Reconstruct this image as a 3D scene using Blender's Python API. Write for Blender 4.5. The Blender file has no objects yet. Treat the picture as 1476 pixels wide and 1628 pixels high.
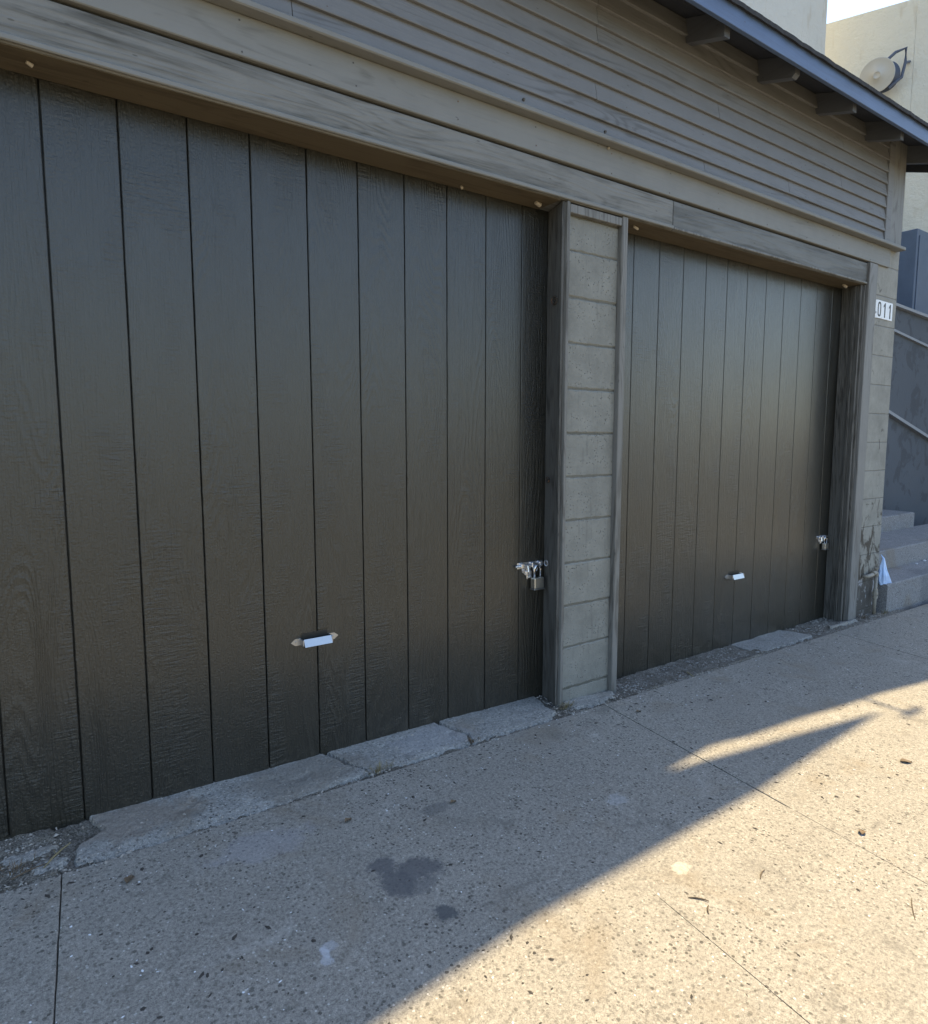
import bpy, bmesh, math, random
from mathutils import Vector, Matrix, noise
random.seed(7)
S = bpy.context.scene
C = S.collection
# ------------------------------------------------------------------ camera
H = 1.247
cam = bpy.data.cameras.new('camera'); cam.sensor_width = 36; cam.sensor_fit = 'HORIZONTAL'
cam.lens = 1066.6/1476*36; cam.clip_end = 2000; cam.clip_start = 0.02
cam.shift_y = (814-815.7)/1476*-1*-1
co = bpy.data.objects.new('camera', cam); C.objects.link(co)
co.location = (0, -2.239, H)
co.rotation_euler = (math.pi/2-0.1073, 0, -0.6181)
S.camera = co
# ------------------------------------------------------------------ light
SUN = Vector((.48, .11, 1.0))
w = bpy.data.worlds.new('World'); S.world = w; w.use_nodes = True
nt = w.node_tree; sky = nt.nodes.new('ShaderNodeTexSky'); sky.sky_type = 'NISHITA'; sky.sun_disc = False
sky.sun_elevation = math.atan2(1, math.hypot(.48, .11)); sky.sun_rotation = math.atan2(.48, .11)
sky.dust_density = .9; sky.air_density = 1.2; sky.altitude = 50
nt.links.new(sky.outputs[0], nt.nodes['Background'].inputs[0]); nt.nodes['Background'].inputs[1].default_value = 0.15
sl = bpy.data.lights.new('sun', 'SUN'); sl.energy = 5.0; sl.angle = math.radians(.55); sl.color = (1, .80, .49)
so = bpy.data.objects.new('sun', sl); C.objects.link(so); so.rotation_euler = SUN.to_track_quat('Z', 'Y').to_euler(); so.location = (4, 1, 9)
S.view_settings.view_transform = 'Standard'; S.view_settings.look = 'None'; S.view_settings.exposure = 1.13; S.view_settings.gamma = 1
S.view_settings.use_curve_mapping = False

# ------------------------------------------------------------------ node helper
def lk(nt, a, b): nt.links.new(a, b)
def N(nt, typ, ins=None, **props):
    n = nt.nodes.new('ShaderNode'+typ)
    for k, v in props.items(): setattr(n, k, v)
    for k, v in (ins or {}).items():
        s = n.inputs[k]
        if isinstance(v, bpy.types.NodeSocket): nt.links.new(v, s)
        else:
            if hasattr(s.default_value, '__len__') and len(s.default_value) == 4 and len(v) == 3: v = (*v, 1)
            s.default_value = v
    return n
def M2(nt, op, a, b=0.0, c=None, clamp=False):
    n = N(nt, 'Math', {0: a, 1: b}, operation=op, use_clamp=clamp)
    if c is not None:
        if isinstance(c, bpy.types.NodeSocket): nt.links.new(c, n.inputs[2])
        else: n.inputs[2].default_value = c
    return n.outputs[0]
def ramp(nt, x, pts):   # pts [(pos, value or colour)]
    r = N(nt, 'ValToRGB', {0: x}); e = r.color_ramp.elements
    while len(e) < len(pts): e.new(.5)
    for i, (p, c) in enumerate(pts):
        e[i].position = p
        e[i].color = (c, c, c, 1) if not hasattr(c, '__len__') else (*c, 1)
    return r.outputs[0]
def mix(nt, f, a, b, mode='MIX'):
    n = nt.nodes.new('ShaderNodeMix'); n.data_type = 'RGBA'; n.blend_type = mode
    for s, v in ((n.inputs[0], f), (n.inputs[6], a), (n.inputs[7], b)):
        if isinstance(v, bpy.types.NodeSocket): nt.links.new(v, s)
        elif hasattr(v, '__len__'): s.default_value = (*v, 1)[:4]
        else: s.default_value = v
    return n.outputs[2]
def pos(nt, scale=(1, 1, 1), rnd=0.0):
    g = N(nt, 'NewGeometry').outputs['Position']
    m = N(nt, 'Mapping', {0: g, 3: scale})
    if rnd:
        r = N(nt, 'ObjectInfo').outputs['Random']
        cx = N(nt, 'CombineXYZ', {0: M2(nt, 'MULTIPLY', r, rnd), 1: M2(nt, 'MULTIPLY', r, rnd*1.7), 2: M2(nt, 'MULTIPLY', r, rnd*2.3)})
        a = N(nt, 'VectorMath', {0: m.outputs[0], 1: cx.outputs[0]}, operation='ADD')
        return a.outputs[0]
    return m.outputs[0]
def noi(nt, v, scale, detail=3, rough=.5, dist=0.0):
    return N(nt, 'TexNoise', {'Vector': v, 'Scale': scale, 'Detail': detail, 'Roughness': rough, 'Distortion': dist}).outputs[0]
def newmat(name):
    m = bpy.data.materials.new(name); m.use_nodes = True
    nt = m.node_tree; b = nt.nodes['Principled BSDF']
    return m, nt, b
def setb(nt, b, **kw):
    for k, v in kw.items():
        s = b.inputs[k.replace('_', ' ')]
        if isinstance(v, bpy.types.NodeSocket): nt.links.new(v, s)
        elif hasattr(v, '__len__') and len(v) == 3 and s.type == 'RGBA': s.default_value = (*v, 1)
        else: s.default_value = v
def bump(nt, h, dist, strength=1.0, normal=None):
    i = {'Height': h, 'Distance': dist, 'Strength': strength}
    if normal is not None: i['Normal'] = normal
    return N(nt, 'Bump', i).outputs[0]
def simple(name, col, rough=.6, metal=0.0, nscale=30, var=.25, bd=.0006, axis=None):
    m, nt, b = newmat(name)
    p = pos(nt, axis or (1, 1, 1), 3.0)
    n1 = noi(nt, p, nscale, 5, .6)
    c = mix(nt, n1, tuple(x*(1-var) for x in col), tuple(min(1, x*(1+var)) for x in col))
    setb(nt, b, Base_Color=c, Roughness=rough, Metallic=metal, Normal=bump(nt, n1, bd))
    return m

# ------------------------------------------------------------------ materials
def door_mat():
    m, nt, b = newmat('dark_door_paint')
    P = pos(nt, (1, 1, 1), 9.0)
    v = pos(nt, (5.2, 5.2, .85), 9.0)
    field = noi(nt, v, 1.0, 1.5, .42, .25)
    rings = M2(nt, 'SINE', M2(nt, 'MULTIPLY', field, 210.0))
    rings = M2(nt, 'POWER', M2(nt, 'MULTIPLY_ADD', rings, .5, .5), 1.5)
    amp = ramp(nt, noi(nt, pos(nt, (4, 4, .55), 5.0), 1.0, 2, .5), [(.44, .0), (.64, 1)])
    a = M2(nt, 'MULTIPLY', rings, amp)
    fib = noi(nt, pos(nt, (190, 190, 7), 4.0), 1.0, 3, .6)
    rip = noi(nt, pos(nt, (14, 14, 120), 6.0), 1.0, 2, .5, .6)
    ramp2 = ramp(nt, noi(nt, pos(nt, (6, 6, 3), 2.0), 1.0, 2), [(.48, 0), (.62, 1)])
    rp = M2(nt, 'MULTIPLY', rip, ramp2)
    blot = noi(nt, P, 130, 3, .6)
    h = M2(nt, 'ADD', M2(nt, 'MULTIPLY', a, .42), M2(nt, 'ADD', M2(nt, 'MULTIPLY', fib, 1.0), M2(nt, 'ADD', M2(nt, 'MULTIPLY', rp, .8), M2(nt, 'MULTIPLY', blot, .6))))
    big = noi(nt, pos(nt, (2.5, 2.5, .8), 3.0), 1.0, 4, .6)
    c = mix(nt, big, (.008, .008, .0055), (.015, .0145, .010))
    c = mix(nt, M2(nt, 'MULTIPLY', fib, .35), c, (.024, .023, .017))
    # rust and rub marks below the latch are left to the hardware; light dust near the ground
    z = N(nt, 'SeparateXYZ', {0: N(nt, 'NewGeometry').outputs['Position']}).outputs[2]
    dust = M2(nt, 'MULTIPLY', ramp(nt, z, [(0.0, 1), (.22, 0)]), ramp(nt, noi(nt, P, 18, 5, .7), [(.5, 0), (.85, .35)]))
    c = mix(nt, dust, c, (.11, .095, .07))
    rg = M2(nt, 'ADD', M2(nt, 'MULTIPLY', noi(nt, pos(nt, (5, 5, 2), 1.0), 1.0, 4, .6), .22), .29)
    scuff = ramp(nt, noi(nt, pos(nt, (9, 9, 3.2), 1.0), 1.0, 7, .75, .5), [(.60, 0), (.74, .5)])
    c = mix(nt, scuff, c, (.045, .042, .034))
    rg = M2(nt, 'ADD', rg, M2(nt, 'MULTIPLY', scuff, .25))
    setb(nt, b, Base_Color=c, Roughness=rg, Normal=bump(nt, h, .0052, 1.0), Coat_Weight=.75, Coat_Roughness=.27)
    b.inputs['Specular IOR Level'].default_value = .55
    return m
def wood_paint(name, col, worn, wear, axis, bd=.0009, rough=.62, dark=(.05, .047, .04), wearlo=.5, soft=.12, ringw=.3):
    """painted board, grain along axis ('x','y' or 'z'); wear = share of worn wood"""
    m, nt, b = newmat(name)
    lo, hi = 3.0, 60.0
    ax = {'x': (0, 1, 1), 'y': (1, 0, 1), 'z': (1, 1, 0)}[axis]
    def sc(h, l): return tuple(h if k else l for k in ax)
    streak = noi(nt, pos(nt, sc(70, 1.8), 8.0), 1.0, 4, .62)
    field = noi(nt, pos(nt, sc(9, 1.0), 6.0), 1.0, 1.5, .45, .3)
    rings = M2(nt, 'POWER', M2(nt, 'MULTIPLY_ADD', M2(nt, 'SINE', M2(nt, 'MULTIPLY', field, 75.0)), .5, .5), 2.0)
    patch = noi(nt, pos(nt, sc(11, 1.5), 4.0), 1.0, 5, .62, .4)
    fine = noi(nt, pos(nt, sc(260, 9), 2.0), 1.0, 3, .6)
    wv = M2(nt, 'ADD', M2(nt, 'MULTIPLY', patch, .72), M2(nt, 'MULTIPLY', M2(nt, 'ADD', M2(nt, 'MULTIPLY', streak, .6), M2(nt, 'MULTIPLY', rings, ringw)), .4))
    f = ramp(nt, wv, [(wearlo, 0), (wearlo+soft, 1)])
    f = M2(nt, 'MULTIPLY', f, wear)
    mot = noi(nt, pos(nt, (1, 1, 1), 5.0), 6.0, 5, .6)
    base = mix(nt, mot, tuple(x*.84 for x in col), tuple(x*1.14 for x in col))
    base = mix(nt, M2(nt, 'MULTIPLY', ramp(nt, streak, [(.5, 0), (.75, 1)]), .22), base, tuple(x*.62 for x in col))
    wc = mix(nt, ramp(nt, fine, [(.35, 0), (.65, 1)]), dark, worn)
    wc = mix(nt, M2(nt, 'MULTIPLY', rings, .35), wc, dark)
    c = mix(nt, f, base, wc)
    # small chips down to dark or bare wood
    ch = N(nt, 'TexVoronoi', {'Vector': pos(nt, sc(22, 7), 9.0), 'Scale': 1.0}).outputs['Distance']
    c = mix(nt, M2(nt, 'MULTIPLY', ramp(nt, ch, [(.045, 1), (.07, 0)]), .6), c, dark)
    h = M2(nt, 'ADD', M2(nt, 'MULTIPLY', fine, .5), M2(nt, 'ADD', M2(nt, 'MULTIPLY', rings, .35), M2(nt, 'SUBTRACT', M2(nt, 'MULTIPLY', streak, .7), M2(nt, 'MULTIPLY', f, .25))))
    setb(nt, b, Base_Color=c, Roughness=rough, Normal=bump(nt, h, bd))
    b.inputs['Specular IOR Level'].default_value = .35
    return m
def block_mat(name, col, pore=1.0, grime=.0):
    m, nt, b = newmat(name)
    P = pos(nt, (1, 1, 1), 4.0)
    n1 = noi(nt, P, 7, 7, .72); n2 = noi(nt, P, 120, 4, .6)
    drip = noi(nt, pos(nt, (60, 60, 5), 4.0), 1.0, 3, .5)
    v = N(nt, 'TexVoronoi', {'Vector': P, 'Scale': 75.0, 'Randomness': 1.0}).outputs['Distance']
    pm = ramp(nt, noi(nt, P, 14, 3), [(.42, 0), (.62, 1)])
    pits = M2(nt, 'MULTIPLY', ramp(nt, v, [(.13, 1), (.24, 0)]), M2(nt, 'MULTIPLY', pm, pore))
    c = mix(nt, ramp(nt, n1, [(.3, 0), (.7, 1)]), tuple(x*.74 for x in col), tuple(x*1.14 for x in col))
    c = mix(nt, M2(nt, 'MULTIPLY', ramp(nt, drip, [(.6, 0), (.72, 1)]), .35), c, tuple(x*.5 for x in col))
    c = mix(nt, M2(nt, 'MULTIPLY', pits, .65), c, tuple(x*.35 for x in col))
    if grime:
        z = N(nt, 'SeparateXYZ', {0: N(nt, 'NewGeometry').outputs['Position']}).outputs[2]
        g = noi(nt, pos(nt, (11, 11, 7)), 1.0, 5, .65, .5)
        zz = ramp(nt, z, [(0.0, 1), (1.0, 0)])
        gm = M2(nt, 'MULTIPLY', ramp(nt, M2(nt, 'ADD', g, M2(nt, 'MULTIPLY', zz, .28)), [(.62, 0), (.7, 1)]), grime)
        c = mix(nt, gm, c, (.07, .062, .05))
        low = ramp(nt, M2(nt, 'ADD', z, M2(nt, 'MULTIPLY', g, .12)), [(.27, 1), (.3, 0)])
        c = mix(nt, M2(nt, 'MULTIPLY', low, .8), c, (.075, .072, .068))
        wt = M2(nt, 'MULTIPLY', ramp(nt, z, [(.0, 1), (.24, 1), (.3, 0)]), ramp(nt, noi(nt, pos(nt, (16, 16, 12)), 1.0, 4, .6), [(.56, 0), (.62, 1)]))
        c = mix(nt, M2(nt, 'MULTIPLY', wt, .8), c, (.34, .35, .37))
    h = M2(nt, 'SUBTRACT', M2(nt, 'ADD', M2(nt, 'MULTIPLY', n2, .5), M2(nt, 'MULTIPLY', n1, 1.0)), M2(nt, 'MULTIPLY', pits, 1.2))
    if grime:
        zj = M2(nt, 'ABSOLUTE', M2(nt, 'SUBTRACT', M2(nt, 'FRACT', M2(nt, 'DIVIDE', M2(nt, 'ADD', z, M2(nt, 'MULTIPLY', n1, .004)), .2037)), .5))
        jn = ramp(nt, zj, [(.478, 0), (.492, 1)])
        c = mix(nt, M2(nt, 'MULTIPLY', jn, .35), c, tuple(x*.5 for x in col)); h = M2(nt, 'SUBTRACT', h, jn)
    setb(nt, b, Base_Color=c, Roughness=.75, Normal=bump(nt, h, .0038))
    b.inputs['Specular IOR Level'].default_value = .3
    return m
def concrete_mat(name, col, stains=(), agg=1.0, rough=.85):
    m, nt, b = newmat(name)
    P = pos(nt, (1, 1, 1), 0)
    n0 = noi(nt, P, 1.3, 4, .55); n1 = noi(nt, P, 7, 6, .65); n2 = noi(nt, P, 300, 3, .7); n3 = noi(nt, P, 90, 4, .65)
    c = mix(nt, n0, tuple(x*.82 for x in col), tuple(x*1.16 for x in col))
    c = mix(nt, M2(nt, 'MULTIPLY', ramp(nt, n1, [(.3, 0), (.7, 1)]), .5), c, tuple(x*.78 for x in col))
    n4 = noi(nt, P, 105, 6, .8); n5 = noi(nt, P, 420, 2, .6)
    c = mix(nt, M2(nt, 'MULTIPLY', ramp(nt, n4, [(.40, 1), (.50, 0)]), .7), c, tuple(x*.36 for x in col))
    c = mix(nt, M2(nt, 'MULTIPLY', ramp(nt, n5, [(.38, 1), (.52, 0)]), .5), c, tuple(x*.45 for x in col))
    c2 = mix(nt, M2(nt, 'MULTIPLY', ramp(nt, n4, [(.54, 0), (.66, 1)]), .55*agg), c, tuple(min(1, x*1.75) for x in col))
    c = c2
    def specks(scale, lo, hi, colr, dens, amt, seed=0.0):
        nonlocal c
        vv = N(nt, 'TexVoronoi', {'Vector': N(nt, 'Mapping', {0: P, 1: (seed, seed*.7, seed*1.3)}).outputs[0], 'Scale': scale})
        r = N(nt, 'SeparateColor', {0: vv.outputs['Color']}).outputs[0]
        on = M2(nt, 'LESS_THAN', r, dens)
        r2 = N(nt, 'SeparateColor', {0: vv.outputs['Color']}).outputs[1]
        sz = M2(nt, 'MULTIPLY_ADD', r2, hi-lo, lo)
        d = M2(nt, 'ADD', vv.outputs['Distance'], M2(nt, 'MULTIPLY_ADD', n3, .25, -.125))
        k = M2(nt, 'MULTIPLY', M2(nt, 'MULTIPLY', M2(nt, 'LESS_THAN', d, sz), on), M2(nt, 'MULTIPLY', msk, amt))
        c = mix(nt, k, c, colr)
        return k
    msk = ramp(nt, noi(nt, P, 2.6, 5, .65), [(.38, .25), (.62, 1)])
    k1 = specks(82, .14, .44, tuple(x*.2 for x in col), .42, .85)
    k2 = specks(45, .08, .26, tuple(x*.2 for x in col), .22, .8, 3.1)
    k4 = specks(17, .05, .14, tuple(x*.22 for x in col), .16, .8, 7.7)
    specks(100, .14, .36, (.62, .61, .57), .09, .75, 5.3)
    specks(28, .03, .09, (.65, .65, .64), .05, .7, 9.9)
    tan = ramp(nt, noi(nt, P, 3.4, 5, .6, .6), [(.56, 0), (.72, 1)])
    c = mix(nt, M2(nt, 'MULTIPLY', tan, .45), c, (.20, .16, .11))
    drk = ramp(nt, noi(nt, N(nt, 'Mapping', {0: P, 1: (7, 3, 0)}).outputs[0], 5.5, 6, .7, .8), [(.58, 0), (.68, 1)])
    c = mix(nt, M2(nt, 'MULTIPLY', drk, .5), c, tuple(x*.42 for x in col))
    pale = ramp(nt, noi(nt, N(nt, 'Mapping', {0: P, 1: (2, 9, 0)}).outputs[0], 4.2, 6, .72, .5), [(.60, 0), (.74, 1)])
    c = mix(nt, M2(nt, 'MULTIPLY', pale, .35), c, (.52, .50, .46))
    xyz = N(nt, 'SeparateXYZ', {0: P})
    for (sx, sy, r, rx, colr, amt) in stains:
        dx = M2(nt, 'MULTIPLY', M2(nt, 'SUBTRACT', xyz.outputs[0], sx), rx); dy = M2(nt, 'SUBTRACT', xyz.outputs[1], sy)
        d = M2(nt, 'SQRT', M2(nt, 'ADD', M2(nt, 'MULTIPLY', dx, dx), M2(nt, 'MULTIPLY', dy, dy)))
        d = M2(nt, 'ADD', d, M2(nt, 'MULTIPLY_ADD', noi(nt, P, .75/r, 8, .78), r*3.2, -r*1.6))
        k = M2(nt, 'MULTIPLY', ramp(nt, M2(nt, 'DIVIDE', d, r*2), [(.40, 1), (.60, 0)]), amt)
        c = mix(nt, k, c, mix(nt, n2, tuple(x*.75 for x in colr), tuple(min(1, x*1.25) for x in colr)))
    h = M2(nt, 'ADD', M2(nt, 'MULTIPLY', n3, .7), M2(nt, 'ADD', M2(nt, 'MULTIPLY', n2, .5), M2(nt, 'MULTIPLY', n1, .8)))
    h = M2(nt, 'SUBTRACT', h, M2(nt, 'MULTIPLY', M2(nt, 'ADD', k1, M2(nt, 'ADD', k2, k4)), .45))
    setb(nt, b, Base_Color=c, Roughness=rough, Normal=bump(nt, h, .0022))
    b.inputs['Specular IOR Level'].default_value = .35
    return m
def stucco_mat(name, col):
    m, nt, b = newmat(name)
    P = pos(nt); n1 = noi(nt, P, 1.1, 5, .6); n2 = noi(nt, P, 22, 5, .65); n3 = noi(nt, P, 5, 5, .7, .6)
    c = mix(nt, n1, tuple(x*.86 for x in col), tuple(min(1, x*1.08) for x in col))
    c = mix(nt, M2(nt, 'MULTIPLY', ramp(nt, n3, [(.58, 0), (.72, 1)]), .35), c, tuple(x*.72 for x in col))
    c = mix(nt, M2(nt, 'MULTIPLY', ramp(nt, noi(nt, pos(nt, (5, 5, 1.2)), 1.6, 3), [(.62, 0), (.72, 1)]), .3), c, (.42, .33, .2))
    setb(nt, b, Base_Color=c, Roughness=.9, Normal=bump(nt, M2(nt, 'ADD', n2, n3), .012))
    b.inputs['Specular IOR Level'].default_value = .2
    return m
def stairwall_mat():
    m, nt, b = newmat('blue_grey_wall_paint')
    P = pos(nt); n1 = noi(nt, P, 1.5, 5, .6)
    sp = noi(nt, pos(nt, (1.6, 1, 1.5)), 2.9, 3, .55, .8)
    c = mix(nt, n1, (.055, .068, .088), (.085, .10, .125))
    c = mix(nt, M2(nt, 'MULTIPLY', ramp(nt, sp, [(.53, 0), (.60, 1)]), .5), c, (.025, .03, .04))
    setb(nt, b, Base_Color=c, Roughness=.7, Normal=bump(nt, noi(nt, P, 40, 4, .6), .002))
    return m
def metal_mat(name, col, rough, wear=.2, rust=0.0):
    m, nt, b = newmat(name)
    P = pos(nt, (1, 1, 1), 2.0); n = noi(nt, P, 90, 4, .6)
    c = mix(nt, n, tuple(x*(1-wear) for x in col), tuple(min(1, x*(1+wear)) for x in col))
    met = 1.0
    if rust:
        k = M2(nt, 'MULTIPLY', ramp(nt, noi(nt, P, 45, 5, .65), [(.5, 0), (.6, 1)]), rust)
        c = mix(nt, k, c, (.16, .075, .03)); met = M2(nt, 'SUBTRACT', 1.0, k)
    setb(nt, b, Base_Color=c, Metallic=met, Roughness=M2(nt, 'MULTIPLY_ADD', n, .25, rough-.1), Normal=bump(nt, n, .0003))
    return m
def dirt_mat():
    m, nt, b = newmat('dusty_grit')
    P = pos(nt); n1 = noi(nt, P, 12, 6, .7); n2 = noi(nt, P, 170, 5, .75); n3 = noi(nt, P, 45, 5, .7)
    c = mix(nt, ramp(nt, n1, [(.35, 0), (.65, 1)]), (.13, .118, .094), (.29, .27, .23))
    c = mix(nt, ramp(nt, n2, [(.42, .8), (.55, 0)]), c, (.035, .03, .022))
    c = mix(nt, ramp(nt, n2, [(.58, 0), (.66, .7)]), c, (.38, .35, .30))
    setb(nt, b, Base_Color=c, Roughness=.95, Normal=bump(nt, M2(nt, 'ADD', n2, n3), .006)); return m
TAUPE = (.215, .213, .195)
MAT = dict(
    door=door_mat(),
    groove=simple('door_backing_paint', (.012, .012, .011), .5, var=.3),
    header=wood_paint('worn_header_paint', (.185, .184, .172), (.115, .113, .098), 1.0, 'x', .0026, wearlo=.48, soft=.15, ringw=.12),
    header_dark=wood_paint('weathered_header_wood', (.15, .155, .150), (.07, .069, .064), .95, 'x', .003, wearlo=.42, soft=.22, ringw=.06),
    frieze=wood_paint('frieze_paint', (.195, .195, .184), (.13, .13, .115), .4, 'x', .001, wearlo=.60),
    siding=wood_paint('siding_paint', (.172, .174, .178), (.105, .105, .098), .5, 'x', .0012, wearlo=.57),
    jamb=wood_paint('worn_jamb_wood', (.12, .119, .112), (.19, .185, .17), .95, 'z', .003, dark=(.022, .021, .019), wearlo=.45, soft=.1),
    jamb_light=wood_paint('jamb_edge_paint', (.18, .178, .168), (.17, .165, .15), .7, 'z', .0018, dark=(.05, .047, .04), wearlo=.5, soft=.1),
    trim=wood_paint('corner_trim_paint', (.19, .19, .185), (.13, .12, .105), .6, 'z', .001, wearlo=.55),
    soffit=wood_paint('header_underside_wood', (.115, .092, .06), (.10, .075, .045), .5, 'x', .0008, dark=(.04, .03, .02)),
    eave=wood_paint('eave_paint', (.04, .046, .062), (.06, .06, .06), .3, 'x', .0006),
    rafter=wood_paint('rafter_paint', (.10, .108, .125), (.1, .1, .1), .25, 'y', .0006),
    fascia=wood_paint('blue_fascia_paint', (.085, .13, .235), (.07, .11, .19), .2, 'x', .0005, rough=.45),
    block=block_mat('painted_block', (.225, .226, .205), 1.1),
    mortar=block_mat('painted_mortar', (.135, .135, .118)),
    endwall=block_mat('painted_end_wall', (.275, .272, .245), .4, 1.0),
    roof=simple('roofing_felt', (.03, .03, .032), .9, nscale=60, var=.5, bd=.002),
    sidewalk=concrete_mat('sidewalk_concrete', (.308, .289, .252), [
        (.885, -.585, .040, .9, (.10, .10, .104), .8), (.955, -.655, .050, .7, (.10, .10, .104), .8), (.885, -.675, .052, 1.0, (.10, .10, .104), .8), (.93, -.72, .03, .6, (.11, .11, .112), .6), (.93, -.845, .03, 1.0, (.075, .08, .085), .85),
        (.605, -.80, .020, 1.8, (.55, .58, .64), .5), (.622, -.785, .016, .8, (.55, .58, .64), .3), (.598, -.822, .015, 1.0, (.55, .58, .64), .4), (1.75, -.72, .03, .8, (.45, .47, .5), .3),
        (1.62, -1.08, .022, .7, (.62, .58, .5), .35), (1.18, -.42, .03, .6, (.1, .1, .1), .5), (.62, -.3, .07, .5, (.33, .33, .36), .3)]),
    apron=concrete_mat('apron_concrete', (.33, .325, .30), [(.9, .05, .12, .5, (.17, .15, .12), .5), (.3, .05, .10, .5, (.2, .16, .12), .5), (1.45, .02, .1, .6, (.34, .34, .35), .4)]),
    road=concrete_mat('road_surface', (.20, .175, .115)),
    step=concrete_mat('step_concrete', (.27, .27, .275), [(6.3, -.03, .12, .6, (.1, .1, .11), .4)]),
    soil=simple('dry_soil', (.085, .072, .055), .95, nscale=70, var=.6, bd=.006),
    dirt=dirt_mat(),
    pebble=simple('pebble', (.30, .28, .25), .85, nscale=9, var=.6),
    stucco1=stucco_mat('pale_stucco', (.66, .65, .60)),
    stucco2=stucco_mat('beige_stucco', (.70, .685, .60)),
    stairwall=stairwall_mat(),
    wallcap=simple('wall_cap_paint', (.26, .28, .31), .6, var=.2),
    box=simple('box_paint', (.10, .135, .20), .5, nscale=8, var=.2),
    chrome=metal_mat('zinc_plate', (.45, .46, .48), .34, .08),
    zinc=metal_mat('bright_zinc', (.80, .81, .84), .28, .12, .15),
    brass=metal_mat('padlock_steel', (.72, .70, .65), .36, .15),
    shackle=metal_mat('shackle_steel', (.85, .85, .86), .18, .06),
    iron=metal_mat('rusty_iron', (.12, .11, .10), .6, .3, .8),
    pipe=simple('pipe_paint', (.27, .25, .21), .6, nscale=50, var=.45),
    peg=simple('raw_wood_stub', (.36, .31, .24), .7, nscale=40, var=.2),
    plate=simple('white_plate', (.72, .74, .78), .4, var=.05),
    ink=simple('black_digit', (.02, .02, .022), .5, var=.2),
    bag=simple('blue_white_plastic', (.42, .58, .86), .3, nscale=14, var=.2, bd=.004),
    dish=simple('dish_paint', (.50, .49, .45), .5, nscale=6, var=.1),
    dish_back=simple('dish_back_paint', (.08, .10, .15), .5, var=.2),
    twig=simple('dry_twig', (.10, .075, .05), .9, nscale=60, var=.4),
    leaf=simple('dead_leaf', (.14, .10, .06), .85, nscale=60, var=.4),
    grass=simple('dry_grass', (.22, .185, .10), .85, nscale=30, var=.4),
    flake=simple('dark_debris', (.045, .04, .035), .9, nscale=60, var=.6),
)

# ------------------------------------------------------------------ mesh helpers
def newobj(name, bm, mat, parent=None, loc=(0, 0, 0), smooth=False, rot=None):
    me = bpy.data.meshes.new(name)
    bmesh.ops.recalc_face_normals(bm, faces=bm.faces)
    bm.to_mesh(me); bm.free()
    me.materials.append(MAT[mat] if isinstance(mat, str) else mat)
    if smooth:
        for p in me.polygons: p.use_smooth = True
    o = bpy.data.objects.new(name, me); C.objects.link(o)
    o.location = loc
    if rot: o.rotation_euler = rot
    if parent is not None: put(o, parent)
    return o
def put(o, parent):
    o.parent = parent
def empty(name, loc=(0, 0, 0), label=None, cat=None, group=None, kind=None, rot=None):
    o = bpy.data.objects.new(name, None); C.objects.link(o); o.location = loc; o.empty_display_size = .1
    if rot: o.rotation_euler = rot
    return tag(o, label, cat, group, kind)
def tag(o, label=None, cat=None, group=None, kind=None):
    if label: o['label'] = label
    if cat: o['category'] = cat
    if group: o['group'] = group
    if kind: o['kind'] = kind
    return o
def add_box(bm, x0, x1, y0, y1, z0, z1, bev=0.0, seg=1):
    r = bmesh.ops.create_cube(bm, size=1.0)
    vs = r['verts']
    for v in vs:
        v.co = Vector((x0+(v.co.x+.5)*(x1-x0), y0+(v.co.y+.5)*(y1-y0), z0+(v.co.z+.5)*(z1-z0)))
    if bev:
        es = list({e for v in vs for e in v.link_edges})
        bmesh.ops.bevel(bm, geom=es, offset=bev, segments=seg, affect='EDGES', profile=.6)
def box(name, mat, parent, x0, x1, y0, y1, z0, z1, bev=.002):
    """board or block: mesh centred on its own origin"""
    c = ((x0+x1)/2, (y0+y1)/2, (z0+z1)/2)
    bm = bmesh.new(); add_box(bm, x0-c[0], x1-c[0], y0-c[1], y1-c[1], z0-c[2], z1-c[2], bev)
    pl = Vector(parent.location) if parent else Vector((0, 0, 0))
    if parent and parent.parent: pl = pl+parent.parent.location
    return newobj(name, bm, mat, parent, Vector(c)-pl)
def tube(bm, pts, r, seg=10, closed=False):
    pts = [Vector(p) for p in pts]; rings = []
    n = len(pts); up = Vector((0, 0, 1))
    for i, p in enumerate(pts):
        a = pts[i-1] if (i or closed) else pts[i]; b_ = pts[(i+1) % n] if (i < n-1 or closed) else pts[i]
        t = (b_-a).normalized(); u = t.cross(up)
        if u.length < .1: u = t.cross(Vector((0, 1, 0)))
        u.normalize(); v = t.cross(u).normalized()
        rr = r[i] if hasattr(r, '__len__') else r
        rings.append([bm.verts.new(p+(u*math.cos(2*math.pi*k/seg)+v*math.sin(2*math.pi*k/seg))*rr) for k in range(seg)])
    for i in range(n if closed else n-1):
        A, B = rings[i], rings[(i+1) % n]
        for k in range(seg): bm.faces.new((A[k], A[(k+1) % seg], B[(k+1) % seg], B[k]))
    if not closed: bm.faces.new(rings[0]); bm.faces.new(rings[-1])
def cyl(bm, c, axis, r, l, seg=16):
    a = Vector(axis).normalized()*l/2; c = Vector(c); tube(bm, [c-a, c+a], r, seg)
def prism(bm, poly, z0, z1):
    a = [bm.verts.new((*p, z0)) for p in poly]; b = [bm.verts.new((*p, z1)) for p in poly]
    bm.faces.new(a); bm.faces.new(b)
    for i in range(len(poly)): j = (i+1) % len(poly); bm.faces.new((a[i], a[j], b[j], b[i]))

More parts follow.
